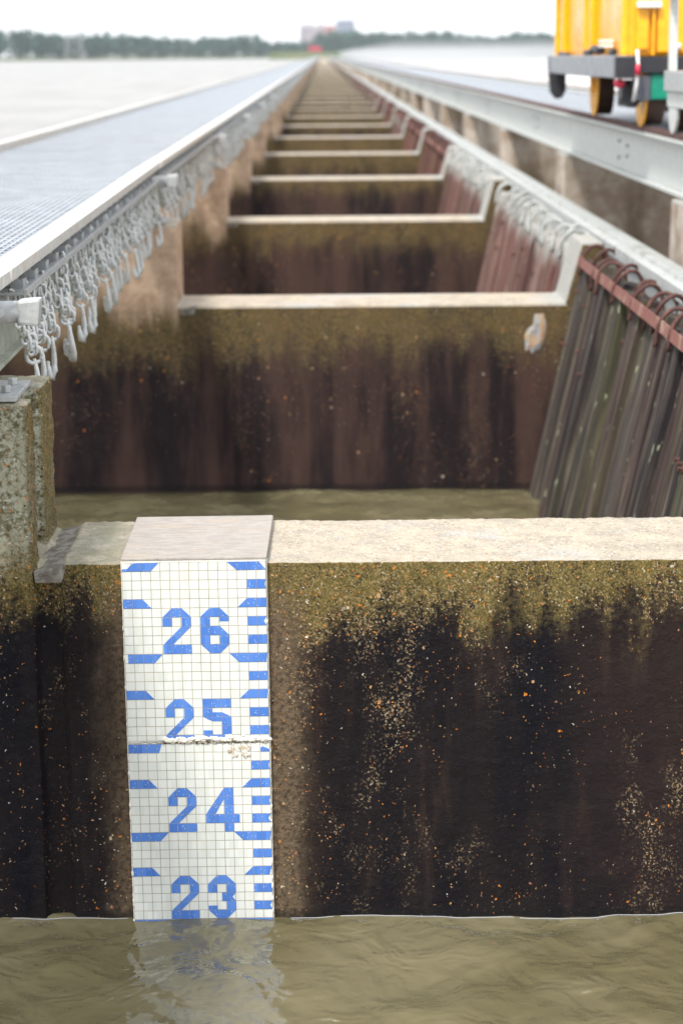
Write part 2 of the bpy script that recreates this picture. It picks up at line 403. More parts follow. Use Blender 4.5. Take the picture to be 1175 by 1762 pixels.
GX, GY = np.meshgrid(xs, ys)
fade = np.clip((40-np.abs(GY))/25, 0, 1)*np.clip((9-np.abs(GX))/3, 0, 1)
GZ = wave(GX, GY)*fade
nx, ny = len(xs), len(ys)
co = np.stack([GX, GY, GZ], -1).reshape(-1, 3)
idx = np.arange(nx*ny).reshape(ny, nx)
F = np.stack([idx[:-1, :-1], idx[:-1, 1:], idx[1:, 1:], idx[1:, :-1]], -1).reshape(-1, 4)
me = bpy.data.meshes.new('water'); me.from_pydata(co.tolist(), [], F.tolist())
for p in me.polygons: p.use_smooth = True
m = NM('murky_water', .05, 0, .5); m.b.inputs['IOR'].default_value = 1.75
v = m.tc.outputs['Object']; X, Y, Z = m.sep(v)[0:3]
c = m.mix(m.mr(m.noise(v, 1.3, 4, .6, .5), .35, .65), (.128, .113, .060), (.185, .165, .098))
river = m.mr(X, -1.5, -3.5)
c = m.mix(river, c, m.mix(m.mr(m.noise(m.coord((.25, .05, 1)), 1, 5), .4, .6), (.20, .187, .168), (.285, .268, .245)))
m.color(c); m.rough(m.mr(X, -2.0, -8, .02, .30))
m.bump(m.noise(v, 5, 2, .5, 1.0), .5, .05)
m.bump(m.noise(v, 14, 2, .5, .8), .22, .018)
rb = m.noise(m.coord((.6, .25, 1)), 1.5, 5); m.bump(m.math('MULTIPLY', rb, river), 1.0, .25)
m.set(m.b.inputs['Specular IOR Level'], m.mr(X, -2.0, -6, .5, .22))
tr_ = m.n('ShaderNodeBsdfTransparent'); tr_.inputs[0].default_value = (.88, .80, .55, 1)
mx_ = m.n('ShaderNodeMixShader'); mx_.inputs[0].default_value = .09
out_ = [n for n in m.t.nodes if n.type == 'OUTPUT_MATERIAL'][0]
m.t.links.new(m.b.outputs[0], mx_.inputs[1]); m.t.links.new(tr_.outputs[0], mx_.inputs[2]); m.t.links.new(mx_.outputs[0], out_.inputs[0])
sb = NM('silt', .9, 0, .1); sb.color((.20, .17, .10))
tag(MB().box(-2500, 2500, -250, 1385, -.6, -.42).build('river_bed', sb.m, loc=(0, 0, WZ)), 'silty bed just under the murky water', kind='structure')
tag(link('water', me, m.m, loc=(0, 0, WZ)), 'olive brown murky river water with small ripples between the piers and open river on the left', kind='structure')

# foaming water on the spillway side
m = NM('foam_water', .5); v = m.tc.outputs['Object']
m.color(m.ramp(m.noise(m.coord((1, .35, 1)), .7, 7, .65), [(.3, (.38, .35, .32)), (.5, (.55, .53, .51)), (.65, (.75, .75, .74))]))
m.bump(m.noise(v, 1.2, 6), .8, .3)
fx = axis([(4.6, 24, .8)]); fx = np.concatenate([fx, [30, 45, 80, 160, 400, 900]]); fy = np.concatenate([axis([(-20, 120, 1.0)]), axis([(120, 1395, 12)])])
GX, GY = np.meshgrid(fx, fy); rs = np.random.RandomState(3)
GZ = (rs.rand(*GX.shape)-.5)*.5*np.clip((GX-4.6)/3, 0, 1) + .18
idx = np.arange(GX.size).reshape(GX.shape)
F = np.stack([idx[:-1, :-1], idx[:-1, 1:], idx[1:, 1:], idx[1:, :-1]], -1).reshape(-1, 4)
me = bpy.data.meshes.new('white_water'); me.from_pydata(np.stack([GX, GY, GZ], -1).reshape(-1, 3).tolist(), [], F.tolist())
for p in me.polygons: p.use_smooth = True
tag(link('white_water', me, m.m, loc=(0, 0, WZ)), 'white churning water pouring away on the right side of the weir', kind='structure')

# ------------------------------------------------------------ piers
Y0, PITCH, THK = 6.30, 6.86, .60
NP = 195
def pier_y(i): return Y0 + PITCH*i
PROF = [(-2.75, -3), (-2.75, .52), (-.95, .52), (-.95, 0), (1.56, 0), (1.665, .39), (1.80, .39), (1.805, .10), (2.32, .10), (2.33, .62), (4.35, .62), (4.35, -3)]
# nearest pier: remeshed and roughened
mb = MB()
mb.box(-2.75, -.995, 0, THK, -3, .52); mb.box(-1.02, -.935, 0, .13, -3, .52); mb.box(-1.02, -.935, .33, THK, -3, .52); mb.box(-1.02, -.985, .1, .4, -3, .0)
mb.box(-.96, -.82, .035, THK, -3, -.02)
src = mb.build('tmp', M['conc_near'])
mb2 = MB(); mb2.prism([(-.845, -3), (-.845, 0), (1.53, 0), (1.63, .39), (2.28, .39), (2.33, .62), (4.35, .62), (4.35, -3)], 0, THK)
base = len(src.data.vertices)
me = MB(); me.v = mb.v; me.f = mb.f; me.m = mb.m; me.add(mb2.v, mb2.f)
bpy.data.objects.remove(src)
tmp = link('tmp', me.mesh('tmp'), M['conc_near'])
rm = tmp.modifiers.new('r', 'REMESH'); rm.mode = 'VOXEL'; rm.voxel_size = .0125; rm.use_smooth_shade = True
dg = bpy.context.evaluated_depsgraph_get()
pm = bpy.data.meshes.new_from_object(tmp.evaluated_get(dg))
bpy.data.objects.remove(tmp)
nv = len(pm.vertices); a = np.empty(nv*3); pm.vertices.foreach_get('co', a); a = a.reshape(-1, 3)
nn = np.empty(nv*3); pm.vertices.foreach_get('normal', nn); nn = nn.reshape(-1, 3)
d = np.zeros(nv)
for i in range(nv):
    p = a[i]
    if p[2] < -1.4 or p[0] > 1.9 or p[0] < -1.6: continue
    q = Vector(p)
    t = noise.noise(q*42)*.0028 + noise.noise(q*11)*.003 + noise.noise(q*85)*.0022
    if p[0] < -.93: t = t*1.5
    if nn[i][2] > .35: t *= 1.25
    d[i] = t
a += nn*d[:, None]
pm.vertices.foreach_set('co', a.reshape(-1)); pm.update()
for p in pm.polygons: p.use_smooth = True
ORD = ['nearest', 'second', 'third', 'fourth', 'fifth', 'sixth', 'seventh', 'eighth', 'ninth', 'tenth', 'eleventh', 'twelfth', 'thirteenth', 'fourteenth', 'fifteenth']
pm.materials.clear(); pm.materials.append(M['conc_near'])
o = link('concrete_pier', pm, M['conc_near'], loc=(0, Y0, 0))
tag(o, 'nearest concrete pier, black stained face with olive top band, carrying the tiled gauge', 'pier', 'concrete piers receding to the horizon')
st = MB(); st.add([(-.935, -.006, -.024), (-.83, -.006, -.003), (-.83, THK-.02, -.001), (-.935, THK-.02, -.022), (-.93, -.006, -.06), (-.845, -.006, -.06), (-.845, THK-.02, -.06), (-.93, THK-.02, -.06)],
                  [(0, 1, 2, 3), (4, 5, 1, 0), (5, 6, 2, 1), (6, 7, 3, 2), (7, 4, 0, 3), (7, 6, 5, 4)])
so = st.build('sill_strip', M['strip'], o, bevel=.004)
mp = MB().prism(PROF, 0, THK).mesh('pier', bevel=.018); 
for i in range(1, NP):
    q = link('concrete_pier', mp, M['conc'], loc=(0, pier_y(i), 0))
    if i == 1: lab = 'second pier beyond the water gap, brown stained, with a spalled patch at its right end'
    elif i < 12: lab = '%s pier counted from the tiled gauge pier, brown stained under a pale top' % ORD[i]
    else: lab = 'far concrete pier in the row narrowing to the horizon, brown under a pale top'
    tag(q, lab, 'pier', 'concrete piers receding to the horizon')
    if i < 12:
        s2 = link('sill_strip', so.data, M['strip'], q); 
        s2.scale = (1, 1, 1)
    if i == 1:
        sp = MB(); random.seed(5)
        # spalled hollow with exposed aggregate
        pts = []; n_ = 16
        cx, cz = 1.37, -.21
        for k in range(n_):
            t = 2*math.pi*k/n_; rr = (1+.25*random.uniform(-1, 1))
            pts.append((cx+.06*math.cos(t)*rr + .02*math.sin(t), -.004, cz+.125*math.sin(t)*rr))
        mid = [(cx + (p[0]-cx)*.6, -.016, cz + (p[2]-cz)*.6) for p in pts]
        sp.add(pts+mid+[(cx, -.010, cz)], [(k, (k+1) % n_, n_+(k+1) % n_, n_+k) for k in range(n_)]+[(n_+k, n_+(k+1) % n_, 2*n_) for k in range(n_)])
        mm = NM('spalled_concrete', .9, 0, .2); vv = mm.coord()
        mm.color(mm.mix(mm.mr(mm.noise(vv, 14, 4), .42, .58), (.27, .29, .31), mm.mix(mm.mr(mm.noise(vv, 30, 4), .4, .6), (.42, .24, .14), (.34, .28, .20))))
        mm.bump(mm.noise(vv, 50, 4), .8, .01)
        sp.build('spalled_patch', mm.m, q)

# ------------------------------------------------------------ gauge
T = .03048
g = empty('staff_gauge', (-.4225, Y0-.027, .013), 'white and blue mosaic tile water level gauge reading 26 to 23 on the nearest pier', 'water gauge')
g.rotation_euler = (0, R(-.32), 0)
HW = 7.5*T
upper_rows, gap0, gap1, bot = 19.55, 19.55, 19.95, 50
def rough_panel(name, r0, r1, y, rt=.0, rb=.0, seed=1):
    """slab with ragged ends at the broken seam"""
    random.seed(seed); n_ = 46; b = MB()
    topz = [-(r0 + (rt*random.uniform(-1, 1)))*T for _ in range(n_+1)]; botz = [-(r1 + rb*random.uniform(-1, 1))*T for _ in range(n_+1)]
    vs = []; fs = []
    for k in range(n_+1):
        x = -HW + 2*HW*k/n_
        vs += [(x, y, topz[k]), (x, y, botz[k]), (x, y+.024, topz[k]), (x, y+.024, botz[k])]
    for k in range(n_):
        a0, b0 = 4*k, 4*k+4
        fs += [(a0, a0+1, b0+1, b0), (a0+2, b0+2, b0+3, a0+3), (a0, b0, b0+2, a0+2), (a0+1, a0+3, b0+3, b0+1)]
    fs += [(0, 2, 3, 1), (4*n_, 4*n_+1, 4*n_+3, 4*n_+2)]
    return b.add(vs, fs).build(name, M['tile'], g)
rough_panel('tile_panel', 0, upper_rows, 0, 0, .07, 2)
rough_panel('tile_panel', gap1, bot, .0035, .10, 0, 3)
# backing mortar
MB().box(-HW-.004, HW+.004, .012, .04, -bot*T, -.002).build('mortar_bed', M['plaster'], g)
def extr_poly(name, polys, y, mat, parent=g):
    """polys: list of outlines in (col,row); thin raised tile shapes"""
    bm = bmesh.new()
    for outl in polys:
        vs = [bm.verts.new(((c_-7.5)*T, y-.0012, -r_*T)) for c_, r_ in outl]
        f = bm.faces.new(vs)
        f.normal_update()
        ret = bmesh.ops.extrude_face_region(bm, geom=[f])
        for e in ret['geom']:
            if isinstance(e, bmesh.types.BMVert): e.co.y += .0035
    bmesh.ops.recalc_face_normals(bm, faces=bm.faces)
    big = [f for f in bm.faces if len(f.verts) > 4]
    if big: bmesh.ops.triangulate(bm, faces=big)
    me_ = bpy.data.meshes.new(name); bm.to_mesh(me_); bm.free()
    return link(name, me_, mat, parent)
two = [[(0, 1), (1, 0), (2, 0), (3, 1), (3, 2), (1, 4), (3, 4), (3, 5), (0, 5), (0, 4), (2, 2), (2, 1), (1, 1), (1, 2), (0, 2)]]
six = [[(0, 1), (1, 0), (2, 0), (3, 1), (3, 1.5), (2, 1.5), (2, 1), (1, 1), (1, 2), (1, 3), (1, 4), (2, 4), (3, 4), (2, 5), (1, 5), (0, 4)],
       [(1, 2), (2, 2), (3, 3), (3, 4), (2, 4), (2, 3), (1, 3)]]
five = [[(0, 0), (3, 0), (3, 1), (1, 1), (1, 1.5), (2, 1.5), (3, 2), (3, 4), (2, 5), (1, 5), (0, 4), (0, 3.5), (1, 3.5), (1, 4), (2, 4), (2, 2.5), (1, 2.5), (0, 2)]]
four = [[(2, 0), (3, 0), (3, 3), (3.6, 3), (3.6, 4), (3, 4), (3, 5), (2, 5), (2, 4), (0, 4), (0, 3), (1, 3), (2, 3), (2, 1.2), (1, 3), (0, 3)]]
four = [[(2, 0), (3, 0), (3, 3), (3.6, 3), (3.6, 4), (3, 4), (3, 5), (2, 5), (2, 4), (0, 4), (0, 3), (2, 3), (2, 1.2)], [(0, 3), (2, 0), (2, 1.2), (1, 3)]]
three = [[(0, 1), (1, 0), (2, 0), (3, 1), (3, 2), (2.6, 2.5), (3, 3), (3, 4), (2, 5), (1, 5), (0, 4), (0, 3.5), (1, 3.5), (1, 4), (2, 4), (2, 3), (1.5, 3), (1.5, 2), (2, 2), (2, 1), (1, 1), (1, 2), (0, 2)]]
one = None
DIG = [(5, [two, six]), (15, [two, five]), (25, [two, four]), (35, [two, three])]
for r0, ds in DIG:
    yy = 0 if r0 < 19 else .0035
    for k, dgt in enumerate(ds):
        c0 = (4.08, 8.05)[k]
        polys = [[(c0+a_, r0+b_) for a_, b_ in outl] for outl in dgt]
        if r0 == 15 and k == 1: polys = [[(a_, min(b_, 19.5)) for a_, b_ in outl] for outl in polys]
        if r0 == 15 and k == 0: polys = [[(a_, min(b_, 19.5)) for a_, b_ in outl] for outl in polys]
        extr_poly('numeral', polys, yy, M['tile_blue'])
random.seed(12)
def clipright(x): return 15 - random.choice([0, 0, 0, .15, .3])
for k in range(-0, 46):
    off = k % 10; yy = 0 if k < 19 else .0035
    if k % 2: continue
    L = []; Rr = []
    if off == 0:
        if k == 0:
            L = [(0, 1), (0, .75), (.6, .7), (1, .25), (1.3, .12), (3.85, .1), (3, 1)]; Rr = [(11, 0.1), (14.3, .1), (15, .95), (12, 1)]
        elif k == 20:
            L = [(0, 0), (3.55, 0), (3.25, 1), (0, 1)]; Rr = [(14.05, .55), (14.3, .4), (15, .75), (15, 1), (14.05, 1)]
        else:
            L = [(.35 if k < 19 else 0, 0), (4, 0), (3.1, 1), (.35 if k < 19 else 0, 1)]; Rr = [(11, 0), (15, 0), (14.85, 1), (12, 1)]
    elif off == 4:
        L = [(0, 0), (2.05, 0), (3, 1), (0, 1)]; Rr = [(12, 1), (13, 0), (15, 0), (clipright(15), 1)]
    else:
        e = clipright(15); Rr = [(13, 0), (15, 0), (e, .5), (15, 1), (13, 1)]
    if L: extr_poly('graduation_mark', [[(a_, k+b_) for a_, b_ in L]], yy, M['tile_blue'])
    extr_poly('graduation_mark', [[(a_, k+b_) for a_, b_ in Rr]], yy, M['tile_blue'])
# broken seam: plaster crumbs and torn ridge
random.seed(21); b = MB()
def lump(b, c, r, sc=(1, 1, 1)):
    s0 = len(b.v); b.sphere(c, r, 8, 5, sc)
    for i in range(s0, len(b.v)):
        p = Vector(b.v[i]); d_ = (p-Vector(c)); k_ = 1+.6*noise.noise(p*260); b.v[i] = tuple(Vector(c)+d_*k_)
for k in range(170):
    x = -HW + .115 + (2*HW-.115)*random.random()
    lump(b, (x, .001, -(19.5+.17*random.uniform(-1, 1) + .12*noise.noise(Vector((x*40, 3, 1))))*T), random.uniform(.003, .0085), (1.4, .7, .8))
for k in range(9):
    lump(b, (random.uniform(.085, .16), .001, -(19.25+random.uniform(-.25, .15))*T), random.uniform(.006, .010), (1.2, .35, .9))
b.build('plaster_ridge', M['plaster'], g, smooth=True)
b = MB(); 
for k in range(34): lump(b, (random.uniform(.098, .165), .004, -(20.85+random.uniform(-.75, .75))*T), random.uniform(.004, .010), (1, .28, 1.2))
mm = NM('torn_plaster', .9, 0, .2); vv = mm.coord(); mm.color(mm.mix(mm.mr(mm.noise(vv, 60, 4), .4, .6), (.42, .35, .26), (.66, .65, .63))); mm.bump(mm.noise(vv, 200, 3), .6, .003)
b.build('torn_patch', mm.m, g, smooth=True)
b = MB()
for k in range(120):
    sd_ = random.choice([-1, 1, -1]); 
    z_ = -random.uniform(4, 41)*T
    lump(b, (sd_*(HW+.001), random.uniform(.003, .015), z_), random.uniform(.0025, .007), (.6, .8, 1.7))
b.build('edge_mortar', M['plaster'], g, smooth=True)
random.seed(8); b = MB(); vs_ = []; n_ = 60
for k in range(n_+1):
    x = -HW+.112+(2*HW-.112)*k/n_; j1, j2 = random.uniform(-.1, .12), random.uniform(-.14, .14)
    vs_ += [(x, -.0008, -(19.66+j1)*T), (x, -.0008, -(19.92+j2)*T)]
b.add(vs_, [(2*k, 2*k+1, 2*k+3, 2*k+2) for k in range(n_)])  # the gap's darkness, painted as a flat brown strip over the seam
mc = NM('gap_dark', .95, 0, .1); vv = mc.coord(); mc.color(mc.mix(mc.mr(mc.noise(vv, 110, 4), .42, .6), (.07, .05, .03), (.45, .42, .36)))
b.build('joint_dark_strip', mc.m, g)
# slab on top
b = MB(); b.add([(-HW-.002, -.002, .0038), (HW+.003, -.002, .0038), (HW+.012, .615, -.02), (-HW-.004, .615, -.02), (-HW-.002, -.002, .013), (HW+.003, -.002, .013), (HW+.010, .60, .012), (-HW-.003, .60, .012)],
             [(3, 2, 1, 0), (4, 5, 6, 7), (0, 1, 5, 4), (1, 2, 6, 5), (2, 3, 7, 6), (3, 0, 4, 7)])
b.build('cap_slab', M['slab'], g, bevel=.003)
MB().box(-HW, HW, -.001, .02, -.002, .0035).build('mortar_line', M['plaster'], g)

# meniscus highlight along the near pier, put in as thin pale tubes
def contact(x0, x1, y, name_pts=None):
    xs_ = np.arange(x0, x1, .012); 
    return [(float(x), y, float(wave(x, Y0-.012)+WZ+.0015)) for x in xs_]
m = NM('glint_pale', .15); m.color((.40, .43, .50)); M['glint'] = m.m
b = MB()
for x0, x1 in ((-1.05, -.66), (-.13, .02), (.035, .62), (.63, 1.35)):
    b.tube(contact(x0, x1, Y0-.009), .0011, 5)
tag(b.build('meniscus_glint', M['glint'], smooth=True), 'thin pale line standing in for the highlight where the water touches the nearest pier', kind='stuff')

# ------------------------------------------------------------ left walkway
GP = PITCH
def shelf_dx(y): return 0.0
span = empty('walkway_span', (0, 0, 0), 'x', 'walkway')
# local y from 0..L
L = PITCH-.03
# grating (real bars)
b = MB()
nb = 42
for k in range(nb):
    x = -2.48 + (1.33)*k/(nb-1); b.box(x-.003, x+.003, 0, L, .835, .868)
nc = 66
for k in range(nc):
    y = L*(k+.5)/nc; b.box(-2.49, -1.14, y-.006, y+.006, .852, .866)
b.build('grating', M['grate'], span)
MB().box(-1.150, -1.055, 0, L, .868, .91).build('kerb', M['tread'], span, bevel=.004)
b = MB().box(-2.58, -2.495, 0, L, .80, .925)
b.build('kerb', M['tread'], span, bevel=.006)
MB().box(-1.19, -1.175, 0, L, .56, .86).box(-1.22, -1.14, 0, L, .545, .56).build('edge_girder', M['girder'], span)
MB().box(-2.53, -2.515, 0, L, .56, .80).box(-2.6, -2.45, 0, L, .545, .56).build('edge_girder', M['galv_pale'], span)
b = MB().box(-1.14, -1.048, .22, L-.25, .80, .808).box(-1.14, -1.132, .22, L-.25, .74, .80).box(-1.048, -1.040, .22, L-.25, .798, .818)
for k in range(20):
    y = .40 + k*.3115
    if y < L-.3: b.box(-1.115, -1.07, y-.045, y+.045, .808, .838)
b.build('chain_shelf', M['galv'], span, bevel=0)
b = MB(); b.box(-1.30, -1.015, -.30, .05, .525, .540)
for yy_ in (-.2, -.05): b.cyl((-1.06, yy_, .540), (-1.06, yy_, .562), .017, 6)
b.build('bearing_plate', M['galv'], span, bevel=.002)
SH = .06
def place_span(o, i):
    y = Y0 + THK/2 + PITCH*(i-1) + .015
    o.location = (0, y, 0)
    if i == 1:
        o.rotation_euler = (0, 0, math.atan(.05/PITCH)); o.location.x = .045
    elif i == 0: o.location.x = .045; o.rotation_euler = (0, 0, 0)
place_span(span, 1)
spans = [span]
for i in [0]+list(range(2, NP)):
    s = dup(span); s.rotation_euler = (0, 0, 0); place_span(s, i); spans.append(s)
    if i == 0: lab = 'grated walkway span nearest the camera, ending beside the tiled gauge pier'
    elif i < 12: lab = '%s walkway span beyond the tiled gauge pier, pale blue grating with light kerbs' % ORD[i-1]
    else: lab = 'distant grated walkway span of the long footbridge left of the piers'
    tag(s, lab, 'walkway', 'grated walkway spans')
tag(span, 'first walkway span beyond the tiled gauge pier, open grating with light kerbs', 'walkway', 'grated walkway spans')

# capped pipe stubs at every pier
ps = empty('capped_pipe', (-.93, Y0+.15, .79))
MB().cyl((-.9, 0, 0), (-.065, 0, 0), .036, 20).build('pipe', M['galv'], ps, smooth=True)
b = MB(); b.add([(-.075, -.036, -.036), (-.01, -.034, -.045), (-.01, .034, -.045), (-.075, .036, -.036), (-.075, -.038, .040), (0, -.034, .046), (0, .034, .046), (-.075, .038, .040)],
            [(3, 2, 1, 0), (4, 5, 6, 7), (0, 1, 5, 4), (1, 2, 6, 5), (2, 3, 7, 6), (3, 0, 4, 7)])
b.build('pipe_cap', M['galv'], ps, bevel=.01)
ps.location.x = -.895
tag(ps, 'grey pipe stub with a chamfered end cap over the nearest pier', 'pipe', 'capped pipe stubs on the piers')
for i in range(1, 30):
    q = dup(ps); q.location = (-.935, Y0+.15+PITCH*i, .79)
    tag(q, ('capped grey pipe stub above the %s pier beside the hanging chains' % ORD[i]) if i < 8 else 'small far capped pipe stub beside the walkway edge', 'pipe', 'capped pipe stubs on the piers')

# chains with hooks
def link_pts(c, w_, h_, ang, n_=12):
    out = []
    for k in range(n_):
        t = 2*math.pi*k/n_; ct, st_ = math.cos(t), math.sin(t)
        a_ = w_*.5*ct; zz = h_*.5*(abs(st_)**.7)*(1 if st_ > 0 else -1)
        out.append((c[0]+a_*math.cos(ang), c[1]+a_*math.sin(ang), c[2]+zz))
    return out
def chain_mesh(seed, lo=False):
    random.seed(seed); b = MB(); n_ = 6
    x, z = -.0, -.02
    zs = 0
    for k in range(n_):
        dx = .007 + .003*random.uniform(-1, 1)
        b.tube(link_pts((x, 0, z), .034, .058, 0.35 if k % 2 else 1.75, 6 if lo else 12), .006, 4 if lo else 6, True)
        x += dx; z -= .039
    n2_ = 7
    for k in range(2*n2_):          # side strands, slung in from the neighbouring bolts
        f = (k % n2_+.5)/n2_; sag = .03*math.sin(math.pi*f); sg_ = 1 if k < n2_ else -1
        b.tube(link_pts((x*f+.004*sg_, sg_*.15*(1-f), -.02+(z+.03)*f-sag), .034, .050, 0.9 if k % 2 else 2.3, 6 if lo else 10), .006, 4 if lo else 6, True)
    # ring
    b.tube(link_pts((x, 0, z-.006), .056, .058, .5, 6 if lo else 14), .0075, 4 if lo else 6, True)
    return b, x, z
def hook_mesh(x, z, lo=False, flip=1):
    b = MB()
    pts = [(x, 0, z-.02), (x+.006, 0, z-.06), (x+.010, 0, z-.11), (x+.010, flip*.006, z-.15), (x+.004, flip*.016, z-.178), (x-.004, flip*.024, z-.172), (x-.009, flip*.022, z-.145), (x-.012, flip*.020, z-.118)]
    rr = [.006, .008, .0105, .014, .013, .013, .011, .006]
    if lo: pts = pts[::2]; rr = rr[::2]
    b.tube(pts, rr, 4 if lo else 8)
    if not lo: b.sphere(pts[-1], .008, 6, 4)
    return b
CM = []
for sdd in (1, 2, 3):
    cb, cx_, cz_ = chain_mesh(sdd); CM.append((cb.mesh('chain', True), hook_mesh(cx_, cz_, False, [1, -1, 1][sdd-1]).mesh('hook', True)))
for c_, h_ in CM: c_.materials.append(M['chain']); h_.materials.append(M['chain'])
random.seed(4)
count = 0
lo_all = MB()
lb, lx, lz = chain_mesh(1, True); lh = hook_mesh(lx, lz, True); lb.add(lh.v, lh.f)
for i in range(0, 60):
    for k in range(20):
        y = Y0+THK/2+(.40+k*.3115) + PITCH*i
        if k > 19 or (.40+k*.3115) > PITCH-.35: 
            continue
        dxs = .05*(1-(y-Y0)/PITCH) if i == 0 else 0
        x = -1.10 + dxs
        if i < 15:
            kk = random.randrange(3)
            jz = random.uniform(-.012, .012)
            c_ = link('chain', CM[kk][0], M['chain'], loc=(x, y, .835+jz))
            c_.rotation_euler = (0, R(random.uniform(-4, 4)), R(random.uniform(-9, 9)))
            link('hook', CM[kk][1], M['chain'], c_)
            if i == 0:
                lab = 'galvanised chain with hook, %s along the nearest walkway span' % (['first', 'second', 'third', 'fourth', 'fifth', 'sixth', 'seventh', 'eighth', 'ninth', 'tenth', 'eleventh', 'twelfth', 'thirteenth', 'fourteenth', 'fifteenth', 'sixteenth', 'seventeenth', 'eighteenth', 'nineteenth', 'twentieth'][k])
            else: lab = 'galvanised chain and hook hanging from the walkway edge in the %s bay' % ORD[i]
            tag(c_, lab, 'chain', 'chains with hooks along the walkway edge'); count += 1
        elif i < 60:
            lo_all.add([(p[0]-1.10, p[1]+y, p[2]+.835) for p in lb.v], lb.f)
tag(lo_all.build('far_chains', M['chain']), 'blurred mass of far chains along the receding walkway edge', kind='stuff')

# ------------------------------------------------------------ timber needles
SL = .217
def needle_mesh(seed):
    random.seed(seed); b = MB()
    # cross-section in local (x=thickness direction, y=width); length along z 0..3.1
    W = .27; prof = []
    n_ = 7
    for k in range(n_+1):
        yy = -W/2 + W*k/n_; off = random.choice([0, .006, .012, .02]) if 0 < k < n_ else .012
        prof.append((off, yy))
        if 0 < k < n_ and random.random() < .3: prof.append((off+.016, yy+.008)); prof.append((off+random.choice([0, .006, .01]), yy+.016))
    prof += [(.19, W/2), (.19, -W/2)]
    zs = [0, 1.0, 1.6, 2.2, 2.7, 2.9, 2.94+random.uniform(-.03, .03)]
    n = len(prof); vs = []; fs = []
    for j, z in enumerate(zs):
        for (px, py) in prof: vs.append((px+random.uniform(-.002, .002) + (.01 if j == len(zs)-1 else 0), py+random.uniform(-.002, .002), z))
    for j in range(len(zs)-1):
        for k in range(n): fs.append((j*n+k, j*n+(k+1) % n, (j+1)*n+(k+1) % n, (j+1)*n+k))
    fs.append(tuple(range(n))); fs.append(tuple((len(zs)-1)*n+k for k in range(n-1, -1, -1)))
    return b.add(vs, fs).mesh('timber_needle')
def ring_mesh(r=.085, wob=0):
    b = MB(); pts = []
    for k in range(15):
        t = math.pi*(-.12 + 1.2*k/14)
        pts.append((.065-math.cos(t)*.085, wob*math.sin(t*2), 2.93+math.sin(t)*.13))
    pts = [(pts[0][0]+.0, 0, 2.85)] + pts
    b.tube(pts, .012, 7)
    return b.mesh('lifting_ring', True)
def bolt_mesh():
    b = MB()
    for z_, yy in ((0, 0),):
        b.cyl((-.028, yy, z_), (.02, yy, z_), .012, 6); b.cyl((-.006, yy, z_), (.01, yy, z_), .018, 6)
    return b.mesh('bolt', False)
NMs = [needle_mesh(s) for s in range(5)]
def variants(key): return [x.copy() for x in NMs]
NV = {}
for key in ('wood_grey', 'wood_red', 'wood_brown'):
    NV[key] = [x.copy() for x in NMs]
    for x in NV[key]: x.materials.append(M[key])
RV = {}
for key, mt in (('rust', M['rust']), ('lime', M['lime'])):
    RV[key] = [ring_mesh(wob=.02), ring_mesh(wob=-.025), ring_mesh(wob=.0)]
    for x in RV[key]: x.materials.append(mt)
BM_ = bolt_mesh(); BM_.materials.append(M['rust']); 
zb = -2.60; xb = 1.66 - (.25-zb)*SL
tilt = math.atan(SL)
random.seed(9)
far_n = MB()
BAYN = ['nearest', 'second', 'third', 'fourth', 'fifth', 'sixth', 'seventh', 'eighth', 'ninth', 'tenth', 'eleventh', 'twelfth', 'thirteenth', 'fourteenth', 'fifteenth']
NORD = ['first', 'second', 'third', 'fourth', 'fifth', 'sixth', 'seventh', 'eighth', 'ninth', 'tenth', 'eleventh', 'twelfth', 'thirteenth', 'fourteenth', 'fifteenth', 'sixteenth', 'seventeenth', 'eighteenth', 'nineteenth', 'last']
for i in range(0, 60):
    for k in range(20):
        y = Y0+THK+.16+k*.312 + PITCH*i
        if i < 15:
            key = 'wood_grey' if i == 0 else ('wood_red' if i in (1, 2, 5, 8) else 'wood_brown')
            rk = 'lime' if i in (1, 2) else 'rust'
            dx = random.uniform(-.03, .028)
            if random.random() < .12: dx += .05
            nd = link('timber_needle', NV[key][random.randrange(5)], M[key], loc=(xb+dx, y, zb+random.uniform(-.02, .02)))
            nd.rotation_euler = (R(random.uniform(-.5, .5)), tilt, 0)
            q = link('lifting_ring', RV[rk][random.randrange(3)], M[rk], nd)
            q.rotation_euler = (0, 0, 0)
            if i < 2:
                for q_ in range(random.choice([0, 1, 0, 2])): link('bolt', BM_, M['rust'], nd, (.010, random.uniform(-.09, .09), random.uniform(2.35, 2.78)))
            if i == 0: lab = 'dark mossy timber with rusty ring, %s from the tiled gauge pier in the nearest bay' % NORD[k]
            else: lab = '%s leaning timber in the %s bay from the camera, ring at its head' % ({'wood_grey': 'dark', 'wood_red': 'pale reddish', 'wood_brown': 'dark brown'}[key], BAYN[i])
            tag(nd, lab, 'timber', 'leaning timbers closing the bays')
        else:
            c0, s0 = math.cos(tilt), math.sin(tilt)
            pr = [(xb, zb), (xb+.19, zb-.04), (xb+.19+3.0*SL, zb+2.98), (xb+3.0*SL, zb+3.0)]
            far_n.prism(pr, y-.135, y+.135)
tag(far_n.build('far_timbers', M['wood_brown']), 'far leaning timbers merging into a brown strip towards the horizon', kind='stuff')
